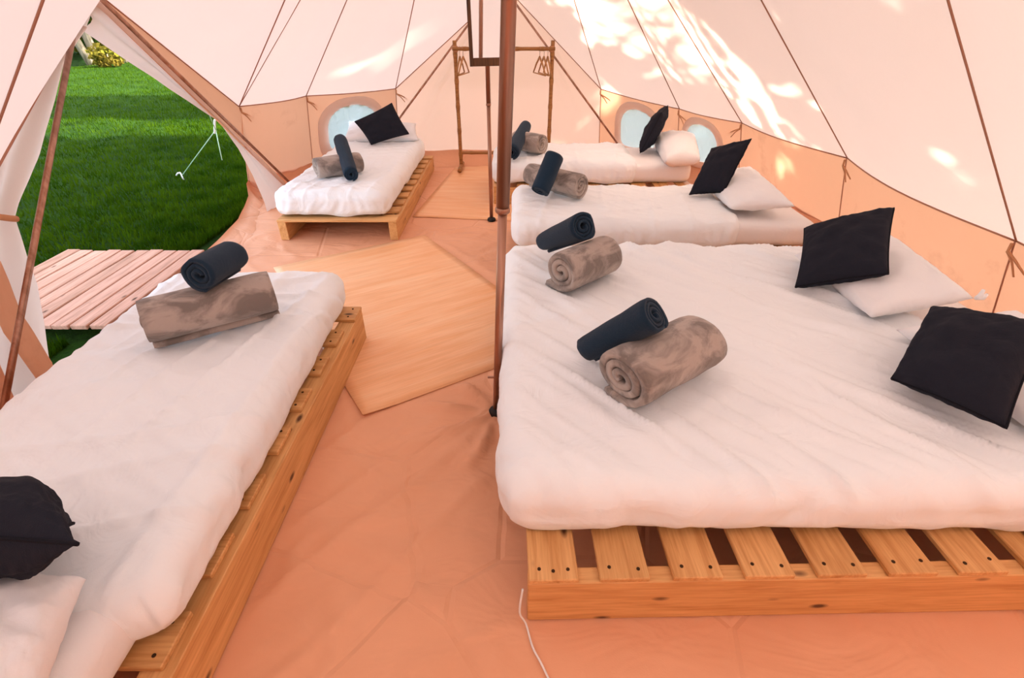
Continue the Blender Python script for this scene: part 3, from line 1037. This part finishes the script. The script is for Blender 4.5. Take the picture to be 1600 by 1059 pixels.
# far cushion on the wide bed
b0, b1 = atz(1243, 449, 0.435), atz(1388, 428, 0.575)
def lean(b0, b1, tl, tr, L):
    t0 = atdist(*tl, b0, L)
    t1 = atdist(*tr, b1, L)
    return b0, b1, t1, t0
charcoal('charcoal cushion leaning on the far pillow of the wide bed', lean(b0, b1, (1257, 357), (1397, 325), 0.40), 1.0)
pw_ = pillow('white pillow beneath the far charcoal cushion of the wide bed', (atz(1362, 496, 0.45), atz(1522, 466, 0.53), atz(1392, 368, 0.55), atz(1240, 398, 0.44)), 2.0, 0.13)
q = atz(1524, 466, 0.53) - pw_.location
for dx_, dz_ in ((0.025, 0.035), (0.05, 0.012)):
    tube('corner_tie', [q, q + V((dx_ * .6, 0, dz_ * .3)), q + V((dx_, 0.01, dz_))], [.007, .011, .006], M['pillow'], pw_, 8)
# near cushion on the wide bed
b0, b1 = atz(1393, 592, 0.45), atz(1572, 669, 0.50)
charcoal('large charcoal cushion at the right edge on the wide bed', lean(b0, b1, (1456, 480), (1640, 507), 0.40), 3.0)
pillow('white pillow beneath the large charcoal cushion at the right edge', (atz(1640, 690, 0.45), atz(1790, 640, 0.52), atz(1590, 486, 0.54), atz(1400, 515, 0.44)), 4.0, 0.12)
# second right bed
b0, b1 = atz(1077, 304, 0.40), atz(1131, 301, 0.455)
charcoal('charcoal cushion standing upright on the second right bed', (b0, b1, atdist(1174, 217, b1, 0.42), atdist(1112, 232, b0, 0.40)), 5.0, 0.13)
pillow('white pillow on the second right bed behind its cushion', (atz(1142, 325, 0.42), atz(1242, 322, 0.46), atz(1172, 260, 0.54), atz(1095, 284, 0.42)), 6.0, 0.14)
# furthest right bed
b0, b1 = atz(1000, 239, 0.39), atz(1022, 236, 0.40) + V((0, 0.34, 0))
up_ = (atz(1042, 168, 0.39) - atz(1000, 239, 0.39))
t0 = b0 + V((0.16, 0.02, 0.36))
t1 = b1 + V((0.17, 0.02, 0.36))
charcoal('charcoal cushion standing edge on upon the furthest right bed', (b0, b1, t1, t0), 7.0, 0.15)
pillow('rounded white pillow on the furthest right bed', (atz(1040, 252, 0.42), atz(1094, 250, 0.42), atz(1086, 214, 0.44), atz(1018, 214, 0.44)), 8.0, 0.24)
# far left bed
q = atz(585, 224, 0.40)
charcoal('charcoal cushion propped on one corner on the far left bed', facing([(580, 226), (639, 209), (612, 161), (554, 190)], q, V((0.12, -0.93, 0.33))), 9.0, 0.14)
pillow('white pillow on the far left bed below the small window', (aty(535, 221, 5.72), aty(655, 219, 5.72), aty(650, 193, 5.98), aty(545, 190, 5.98)), 10.0, 0.12)
# near left bed
c0_, c1_ = atz(-150, 836, 0.66), atz(122, 850, 0.66)
dv = V((-0.62, 0.50, -0.50)).normalized() * 0.38
charcoal('dark blue cushion at the bottom left corner leaning on a pillow', (c0_, c1_, c1_ + dv, c0_ + dv), 11.0, 0.21, pinch=0.16, ex=0.55, n=64)
pillow('white pillow at the bottom left corner of the photograph', (atz(-60, 1130, 0.48), atz(60, 1090, 0.42), atz(135, 905, 0.425), atz(-160, 900, 0.46)), 12.0, 0.15)

# ------------------------------------------------------------------ rolled blankets and towels
def roll(name, label, cat, group, a, b, R, turns, mat, sy=1.0, sz=1.0, rin=0.012, tail=0.0, rot=0.0, seed=0.0, dirn=1, tele=0.010, taper=0.0, fill=0.86, rough=0.004):
    """cloth rolled into a spiral; the axis runs from a to b"""
    a, b = V(a), V(b)
    L = (b - a).length
    X_ = (b - a).normalized()
    Z_ = (V((0, 0, 1)) - X_ * X_.z).normalized()
    Y_ = Z_.cross(X_)
    K = int(turns * 30)
    m_ = 17
    pt = (R - rin) / turns
    th_ = pt * fill
    verts, faces = [], []
    sect = []
    for k in range(K + 1):
        t = k / K
        an = rot + dirn * 2 * math.pi * turns * (t - 1)
        r_ = rin + (R - rin - th_ / 2) * t + 0.12 * pt * nz(t * 9, seed, 2)
        sect.append((r_, an, t))
    # loose end laid flat under the roll
    for j in range(m_ + 1):
        s_ = j / m_
        edge = min(s_, 1 - s_) * m_
        kth = 0.72 if edge == 0 else 1.0
        for (r_, an, t) in sect:
            x = s_ * L + (tele * nz(t * 5, seed + (0 if s_ < .5 else 7), 1) * (1 if s_ < .5 else -1) * (max(0, 1 - edge / 3)))
            tp = 1 + taper * (s_ - 0.5)
            for sg in (1, -1):
                rr = (r_ + sg * th_ / 2 * kth) * tp
                rr += rough * nz(math.cos(an) * 2 + seed, math.sin(an) * 2, x * 9) * t
                y, z = rr * math.cos(an) * sy, rr * math.sin(an) * sz
                if tail and t > 0.93:
                    f = (t - 0.93) / 0.07
                    y += dirn * tail * f
                    z = lerp(z, -R * sz + (th_ if sg > 0 else 0) * 0.0 + (th_ * .5 - sg * th_ * .5), f * 0.9)
                if z < -R * sz * 0.93: z = -R * sz * 0.93 + (z + R * sz * 0.93) * 0.25
                verts.append(V((x, y, z)))
    W2 = 2 * (K + 1)
    for j in range(m_):
        for k in range(K):
            o, o2 = j * W2 + 2 * k, (j + 1) * W2 + 2 * k
            faces.append((o, o + 2, o2 + 2, o2))
            faces.append((o + 3, o + 1, o2 + 1, o2 + 3))
        o, o2 = j * W2, (j + 1) * W2
        faces.append((o + 1, o, o2, o2 + 1))
        o, o2 = j * W2 + 2 * K, (j + 1) * W2 + 2 * K
        faces.append((o, o + 1, o2 + 1, o2))
    for k in range(K):
        o = 2 * k
        faces.append((o + 1, o + 3, o + 2, o))
        o = m_ * W2 + 2 * k
        faces.append((o, o + 2, o + 3, o + 1))
    if dirn < 0: faces = [f[::-1] for f in faces]
    ob = mesh_obj(name, verts, faces, mat)
    mt = Matrix((X_, Y_, Z_)).transposed().to_4x4()
    mt.translation = a
    ob.matrix_world = mt
    return tag(ob, label, cat, group)
GB, GT = 'rolled taupe fleece blankets', 'rolled navy towels'
def blanket(label, a, b, R, **kw):
    return roll('rolled_blanket', label, 'blanket', GB, a, b, R, kw.pop('turns', 3.3), M['fleece'], **kw)
def towel(label, a, b, R, **kw):
    return roll('rolled_towel', label, 'towel', GT, a, b, R, kw.pop('turns', 3.2), M['towel'], **kw)
TA = ZA + 0.205
blanket('taupe fleece roll nearest the camera on the wide right bed', atz(968, 590, TA + .10), atz(1090, 528, TA + .10), 0.120, sy=1.08, sz=0.86, rot=rad(-75), seed=1, tail=0.03, turns=3.0, tele=.02)
towel('blue towel roll leaning on the nearest fleece roll', atz(916, 546, TA + .06), atz(1024, 492, TA + .275), 0.062, rot=rad(-60), seed=2, taper=0.25, dirn=-1, tail=0.02)
blanket('taupe fleece roll on the wide right bed towards its far edge', atz(876, 425, TA + .10), atz(947, 395, TA + .105), 0.118, sy=1.0, sz=0.90, rot=rad(-70), seed=3, tail=0.06, turns=2.8, tele=.02)
towel('navy towel roll on the far fleece roll of the wide bed', atz(850, 378, TA + .075), atz(912, 354, TA + .27), 0.066, rot=rad(-40), seed=4, taper=0.3, dirn=-1, tail=0.03)
TB = ZB + 0.212
blanket('taupe fleece roll on the second right bed', atz(828, 272, TB + .095), atz(907, 291, TB + .095), 0.108, sy=0.95, sz=0.90, rot=rad(-95), seed=5, dirn=-1, turns=2.8, tele=.012)
towel('navy towel roll lying across the fleece on the second right bed', atz(843, 299, TB + .075), aty(866, 243, 3.72), 0.074, rot=rad(-100), seed=6, turns=3.0)
blanket('taupe fleece roll on the furthest right bed', atz(806, 219, TB + .095), atz(847, 226, TB + .095), 0.112, sy=0.95, sz=0.92, rot=rad(-90), seed=7, dirn=-1, turns=3.4, tele=.012)
towel('navy towel roll lying across the fleece on the furthest right bed', atz(799, 238, TB + .08), aty(821, 197, 5.42), 0.070, rot=rad(-100), seed=8, turns=3.0, taper=-0.2)
TF = ZF + 0.212
blanket('taupe fleece roll on the far left bed', atz(493, 262, TF + .085), atz(561, 252, TF + .085), 0.098, sy=1.0, sz=0.90, rot=rad(-80), seed=9, turns=3.0, tele=.012)
towel('navy towel roll lying across the fleece on the far left bed', atz(548, 273, TF + .06), aty(531, 219, 4.62), 0.064, rot=rad(-100), seed=10, turns=3.0)
TL_ = ZL + 0.205
blanket('taupe fleece roll on the near left bed by the doorway', atz(226, 505, TL_ + .10), atz(426, 456, TL_ + .10), 0.120, sy=1.05, sz=0.86, rot=rad(-110), seed=11, turns=3.0, dirn=-1, tele=.018)
q = atz(310, 430, TL_ + .265)
towel('dark navy towel roll with its spiral end on top of the near left fleece', q, q + V((0.02, 0.24, -0.02)), 0.074, rot=rad(-70), seed=12, turns=2.7, dirn=-1, tail=0.035)

# ------------------------------------------------------------------ bamboo clothes rack and hangers
RY = 6.12
rk = tag(empty('clothes_rack', (-0.09, RY, 0.008)), 'bamboo clothes rack standing at the far end of the tent', 'rack')
pl_ = aty(711, 68, RY)
pr_ = aty(863, 72, RY)
def bamboo(name, p, q, r, parent, nodes=5):
    p, q = V(p), V(q)
    pts, rs = [], []
    n = nodes * 6
    for i in range(n + 1):
        t = i / n
        pts.append(lerp(p, q, t) + V((0.004 * nz(t * 3, p.x, 1), 0.004 * nz(t * 3, p.x, 2), 0)))
        rs.append(r * (1.22 if i % 6 == 3 else 1.0))
    return tube(name, pts, rs, M['bamboo'], parent, 12)
o = rk.location
xl, xr, zt = pl_.x - o.x, pr_.x - o.x, pl_.z
bamboo('post', (xl, 0, 0.03), (xl - .005, 0, zt + .02), 0.021, rk)
bamboo('post', (xr, 0, 0.03), (xr + .005, 0, zt + .02), 0.021, rk)
bamboo('top_rail', (xl - .03, -0.02, zt - .055), (xr + .03, -0.02, zt - .055), 0.018, rk, 4)
bamboo('bottom_rail', (xl, 0, 0.17), (xr, 0, 0.17), 0.016, rk, 4)
for xx in (xl, xr):
    f = bamboo('foot', (xx, -0.24, 0.024), (xx, 0.14, 0.024), 0.024, rk, 2)
    tube('binding', [(xx, 0, zt - .085), (xx, 0, zt - .03)], 0.026, M['tie'], rk, 12)
tz_ = zt - 0.055 + 0.008
def hanger(label, x, yaw, k):
    t = tag(empty('clothes_hanger', (x, RY - 0.02, tz_ - 0.075)), label, 'hanger', 'wooden clothes hangers on the bamboo rack')
    t.rotation_euler = (0, 0, yaw)
    w_, h_ = 0.20, 0.16
    hook = [(0, 0, 0)] + [(0.0, 0, 0.03)] + [(0.024 * math.cos(a), 0, 0.072 + 0.024 * math.sin(a)) for a in np.linspace(rad(-100), rad(170), 9)]
    tube('hook', hook, 0.0025, M['pole'], t, 6)
    tube('shoulder_bar', [(-w_, 0, -h_), (-w_ * .5, 0, -h_ * .42), (0, 0, 0), (w_ * .5, 0, -h_ * .42), (w_, 0, -h_)], [.007, .009, .011, .009, .007], M['hanger'], t, 8)
    tube('lower_bar', [(-w_ * .98, 0, -h_), (w_ * .98, 0, -h_)], 0.006, M['hanger'], t, 8)
HG = [('leftmost', xl + .04, 1.36), ('second', xl + .075, 1.30)]
hanger('wooden hanger touching the left post of the bamboo rack', o.x + xl + .045, 1.44, 0)
hanger('wooden hanger second from the left post of the bamboo rack', o.x + xl + .08, 1.36, 1)
hanger('wooden hanger third from the right post of the bamboo rack', o.x + xr - .13, 1.86, 2)
hanger('wooden hanger second from the right post of the bamboo rack', o.x + xr - .085, 1.80, 3)
hanger('wooden hanger touching the right post of the bamboo rack', o.x + xr - .045, 1.72, 4)

# ------------------------------------------------------------------ cable, guy rope
cab = [atz(828, 930, .14), atz(818, 950, .06), atz(822, 975, .01), atz(832, 1010, .008), atz(845, 1035, .008), atz(858, 1062, .008), atz(880, 1110, .008)]
cab[0] = V((0.030, 0.82, 0.15)); cab[1] = V((0.022, 0.80, 0.07))
pts = []
for i in range(len(cab) - 1):
    p0, p1, p2, p3 = cab[max(i - 1, 0)], cab[i], cab[i + 1], cab[min(i + 2, len(cab) - 1)]
    for k in range(6):
        t = k / 6
        pts.append(0.5 * ((2 * p1) + (p2 - p0) * t + (2 * p0 - 5 * p1 + 4 * p2 - p3) * t * t + (3 * p1 - p0 - 3 * p2 + p3) * t ** 3))
tag(tube('power_cable', pts, 0.0032, M['plastic'], None, 8), 'thin white cable trailing from the corner of the wide bed', 'cable')

peg_p = atz(287, 277, 0.0)
rs_ = V((-2.62, 4.72, 0.86))
tabp = door_px(337, 203, 0)
tab_t = 0.30
rope_root = tag(empty('guy_rope', peg_p), 'pale guy rope with a white slider outside the doorway', 'rope')
d0 = ray(337, 203)
tp = CAM + d0 * ((peg_p.y * 0.42 + rs_.y * 0.58) / d0.y)
tube('rope', [rs_ - peg_p, tp - peg_p], 0.0035, M['rope'], rope_root, 6)
tube('rope', [tp - peg_p, V((0, 0, 0.03))], 0.005, M['rope'], rope_root, 6)
d1 = CAM + ray(347, 250) * ((tp - CAM).length / ray(337, 203).length)
tube('loose_end', [tp - peg_p, lerp(tp, d1, .5) + V((0, 0, .01)) - peg_p, d1 - peg_p], 0.0045, M['rope'], rope_root, 6)
dd = (rs_ - tp).normalized()
sl = place('slider', board_mesh('slider', 0.13, 0.035, 0.018, M['plastic'], 0.006), rope_root)
sl.location = tp - peg_p + V((0, 0, 0.03))
sl.rotation_euler = (V((0.25, 0.1, 0.97))).to_track_quat('X', 'Z').to_euler()
pg = tag(empty('tent_peg', peg_p), 'small white topped peg in the grass holding the guy rope', 'peg')
tube('shaft', [(0, 0, -0.12), (-0.02, 0, 0.05)], 0.008, M['plastic'], pg, 8)
tube('hook', [(-0.02, 0, 0.05), (-0.05, 0, 0.045), (-0.075, 0, 0.02)], 0.009, M['plastic'], pg, 8)

# ------------------------------------------------------------------ grass and trees
def blades(name, label, pts, hmin, hmax, mat):
    vs_, fs_ = [], []
    for (x, y, z) in pts:
        h = random.uniform(hmin, hmax)
        a = random.uniform(0, 6.283)
        w = h * 0.09 + 0.0015
        lx_, ly_ = random.uniform(-.5, .5) * h, random.uniform(-.5, .5) * h
        k = len(vs_)
        vs_ += [(x - w * math.cos(a), y - w * math.sin(a), z), (x + w * math.cos(a), y + w * math.sin(a), z), (x + lx_, y + ly_, z + h)]
        fs_.append((k, k + 1, k + 2))
    o = mesh_obj(name, vs_, fs_, mat, None, False)
    return tag(o, label, 'grass', None, 'stuff')
pts = []
while len(pts) < 110000:
    t = random.random() ** 1.7
    x = -2.46 - t * 14
    y = random.uniform(0.9, 2.0 + 1.35 * (-x) + 1.5)
    if y > 0.75 * (-x) - 1.2 and not (-3.27 < x < -2.2 and 2.36 < y < 3.56):
        pts.append((x, y, -0.04 + 0.05 * nz(x * 0.7, y * 0.7, 2) * max(0, min(1, (-x - 2.6) / 1.5))))
blades('lawn_grass', 'short green grass blades of the lawn outside the doorway', pts, 0.03, 0.075, M['grass'])

def leaf_cloud(name, pts, size, mat, parent):
    off = parent.location
    vs_, fs_ = [], []
    for p in pts:
        p = V(p) - off
        s_ = size * random.uniform(0.6, 1.35)
        d = V((random.gauss(0, 1), random.gauss(0, 1), random.gauss(0, 1))).normalized()
        e = d.orthogonal().normalized()
        e.rotate(Matrix.Rotation(random.uniform(0, 6.28), 3, d))
        g_ = d.cross(e) * 0.42
        k = len(vs_)
        vs_ += [p - e * s_ * .5, p + g_ * s_, p + e * s_ * .6, p - g_ * s_]
        fs_.append((k, k + 1, k + 2, k + 3))
    o = mesh_obj(name, vs_, fs_, mat, parent, False)
    o['kind'] = 'stuff'
    return o
def trunk_tree(label, base, h, r, crown, mat, size, group, lean_=(0, 0), nb=7):
    t = tag(empty('tree', base), label, 'tree', group)
    tp = V((lean_[0], lean_[1], h))
    pts = [lerp(V((0, 0, -.1)), tp, i / 6) + V((.06 * nz(i * .7, base[0]), .06 * nz(i * .7, base[1], 3), 0)) * h * .3 for i in range(7)]
    tube('trunk', pts, [r * (1.25 - .13 * i) for i in range(7)], M['bark'], t, 10)
    for b in range(nb):
        z = random.uniform(.35, .95)
        p = lerp(V((0, 0, 0)), tp, z)
        a = random.uniform(0, 6.28)
        q = p + V((math.cos(a), math.sin(a), random.uniform(.3, .9))) * h * random.uniform(.22, .4)
        tube('branch', [p, lerp(p, q, .5) + V((0, 0, -.05 * h)), q], [r * .42, r * .28, r * .1], M['bark'], t, 6)
    leaf_cloud('foliage', crown, size, mat, t)
    return t
# trees beyond the lawn, seen at the top of the doorway
def ball(c, rx, rz, n):
    res = []
    while len(res) < n:
        v = V((random.uniform(-1, 1), random.uniform(-1, 1), random.uniform(-1, 1)))
        if v.length < 1 and (v.length > 0.5 or random.random() < .4): res.append(V(c) + V((v.x * rx, v.y * rx, v.z * rz)))
    return res
q1, q2 = atz(150, 97, 0), atz(135, 97, 0)
bgl = ['slender pale trunked tree at the far edge of the lawn', 'leaning pale trunked tree beside the slender one beyond the lawn', 'golden leaved tree beyond the lawn right of the pale trunks', 'dark leafy tree at the far left beyond the lawn', 'dark leafy tree beyond the lawn towards the far end']
for lb, (u, v), h, r, lean_, n, mt, R_ in ((bgl[0], (156, 99), 6.5, .13, (-.5, .2), 700, 'leaf_gold', 2.2), (bgl[1], (143, 100), 6.0, .12, (-1.3, .1), 700, 'leaf_gold', 2.2), (bgl[2], (192, 97), 5.0, .12, (.4, .2), 1200, 'leaf_gold', 2.4), (bgl[3], (100, 92), 7.5, .2, (0, 0), 2200, 'leaf', 3.2), (bgl[4], (260, 88), 8, .2, (.2, .2), 2200, 'leaf', 3.4)):
    b_ = atz(u, v, 0)
    trunk_tree(lb, b_, h, r, ball(b_ + V((lean_[0], lean_[1], h * .72)), R_, h * .34, n), M[mt], 0.34, 'trees beyond the lawn', lean_)
shl = ['sunlit yellow green bush under the pale trunks beyond the lawn', 'tangled brown hedge bush behind the pale trunks', 'dark hedge bush beyond the lawn left of the trunks', 'dark hedge bush beyond the lawn right of the trunks', 'leafy hedge bush at the right end beyond the lawn']
for lb, (u, v), R_, n, mt in ((shl[0], (170, 103), 0.55, 500, 'leaf_gold'), (shl[1], (150, 78), 3.2, 2600, 'leaf'), (shl[2], (112, 84), 2.6, 2200, 'leaf'), (shl[3], (198, 83), 2.8, 2400, 'leaf_gold'), (shl[4], (250, 86), 3.4, 2600, 'leaf')):
    b_ = atz(u, v, 0)
    t = tag(empty('hedge_bush', b_), lb, 'bush', 'hedge bushes beyond the lawn')
    tube('stem', [(0, 0, -.1), (.1, 0, R_ * .8)], [.06, .03], M['bark'], t, 6)
    leaf_cloud('foliage', [p for p in ball(b_ + V((0, 0, R_ * .55)), R_, R_ * .75, n) if p.z > 0], 0.22 if R_ > 1.5 else .14, M[mt], t)
# tall trees beside the tent: their crowns shade it and let the low sun through in flecks
e1_ = S.cross(V((0, 0, 1))).normalized()
e2_ = S.cross(e1_).normalized()
def on_roof(Q):
    """where the sun ray through Q meets the right-hand roof slope"""
    n_ = (R6 - FA).cross(R5 - FA).normalized()
    t = (FA - Q).dot(n_) / (-S).dot(n_)
    return Q - S * t
D0 = lerp(lerp(FA, R4, .68), lerp(FA, R5, .68), .40)
pts3 = [[], [], []]
trunks = [V((9.0, 2.6, 0)), V((10.5, 8.0, 0)), V((9.5, 13.5, 0))]
def add_leaf(Q):
    gp = Q - S * (Q.z / S.z)
    rp = on_roof(Q)
    if 0.3 < rp.z < 3.0 and rp.x > 0.0 and 2.0 < rp.y < 7.2:
        d = V(((rp - D0).dot(V((0.55, 0.75, 0))), (rp - D0).z))
        k = math.exp(-((d.x / 0.66) ** 2 + (d.y / 0.95) ** 2))
        nn = nz(rp.x * 2.3, rp.y * 2.3, rp.z * 2.3 + 3)
        if random.random() < 0.97 * min(1, k * 1.6): return
        if nn > 0.27 and random.random() < 0.985: return
    if -11 < gp.x < -3.2 and abs(gp.y - 8.9 - 0.5 * nz(gp.x * .6, 4)) < 0.8 and random.random() < .985: return
    if rp.y < 0.0 and rp.z < 3.2: return
    pts3[min(range(3), key=lambda q: abs(trunks[q].y - Q.y))].append(Q)
cnt = 0
while cnt < 46000:
    gp = V((random.uniform(-13, 4.5), random.uniform(-5, 13), 0))
    Q = gp + S * ((9.3 + random.uniform(-2.0, 2.4) - gp.x) / S.x)
    if 1.2 < Q.z < 17:
        cnt += 1
        add_leaf(Q)
for _ in range(20000):  # extra overhanging leaves out of view, added to darken the right roof slope
    add_leaf(V((random.uniform(1.2, 9), random.uniform(-5, 11), random.uniform(5.0, 8.0))))
tl3 = ['tall amber leaved tree shading the tent beside its near right side', 'tall amber leaved tree shading the tent beside its far right side', 'tall amber leaved tree standing beyond the far end on the right']
for i in range(3):
    trunk_tree(tl3[i], trunks[i], 9.0, .22, pts3[i], M['leaf_amber'], 0.34, 'tall trees beside the tent', (random.uniform(-.5, .5), 0), 12)
# bare branches across the gap in the crown
br = D0 + S * 8.5
tw = tag(empty('tree', (br.x + 0.9, br.y + 0.4, 0)), 'thin bare branched tree on the sunny side of the tent', 'tree', 'tall trees beside the tent')
o = tw.location
tube('trunk', [(0, 0, -.1), (-.15, -.1, br.z * .5), (-.45, -.2, br.z * .85), (-.9, -.4, br.z)], [.11, .09, .06, .035], M['bark'], tw, 8)
for k in range(44):
    st = V((-.9, -.4, br.z)) + V((random.uniform(-.2, .4), random.uniform(-.2, .3), random.uniform(-1.6, .3)))
    a = random.uniform(0, 6.28)
    dirv = e1_ * math.cos(a) + e2_ * math.sin(a)
    L_ = random.uniform(.5, 1.3)
    mid = st + dirv * L_ * .5 + V((0, 0, random.uniform(-.1, .15)))
    en = st + dirv * L_ + V((0, 0, random.uniform(-.2, .3)))
    tube('branch', [st, mid, en], [.026, .018, .007], M['bark'], tw, 5)
    for q in range(2):
        a2 = a + random.uniform(-.9, .9)
        d2 = e1_ * math.cos(a2) + e2_ * math.sin(a2)
        tube('branch', [mid, mid + d2 * L_ * .3, mid + d2 * L_ * .6], [.014, .010, .005], M['bark'], tw, 5)
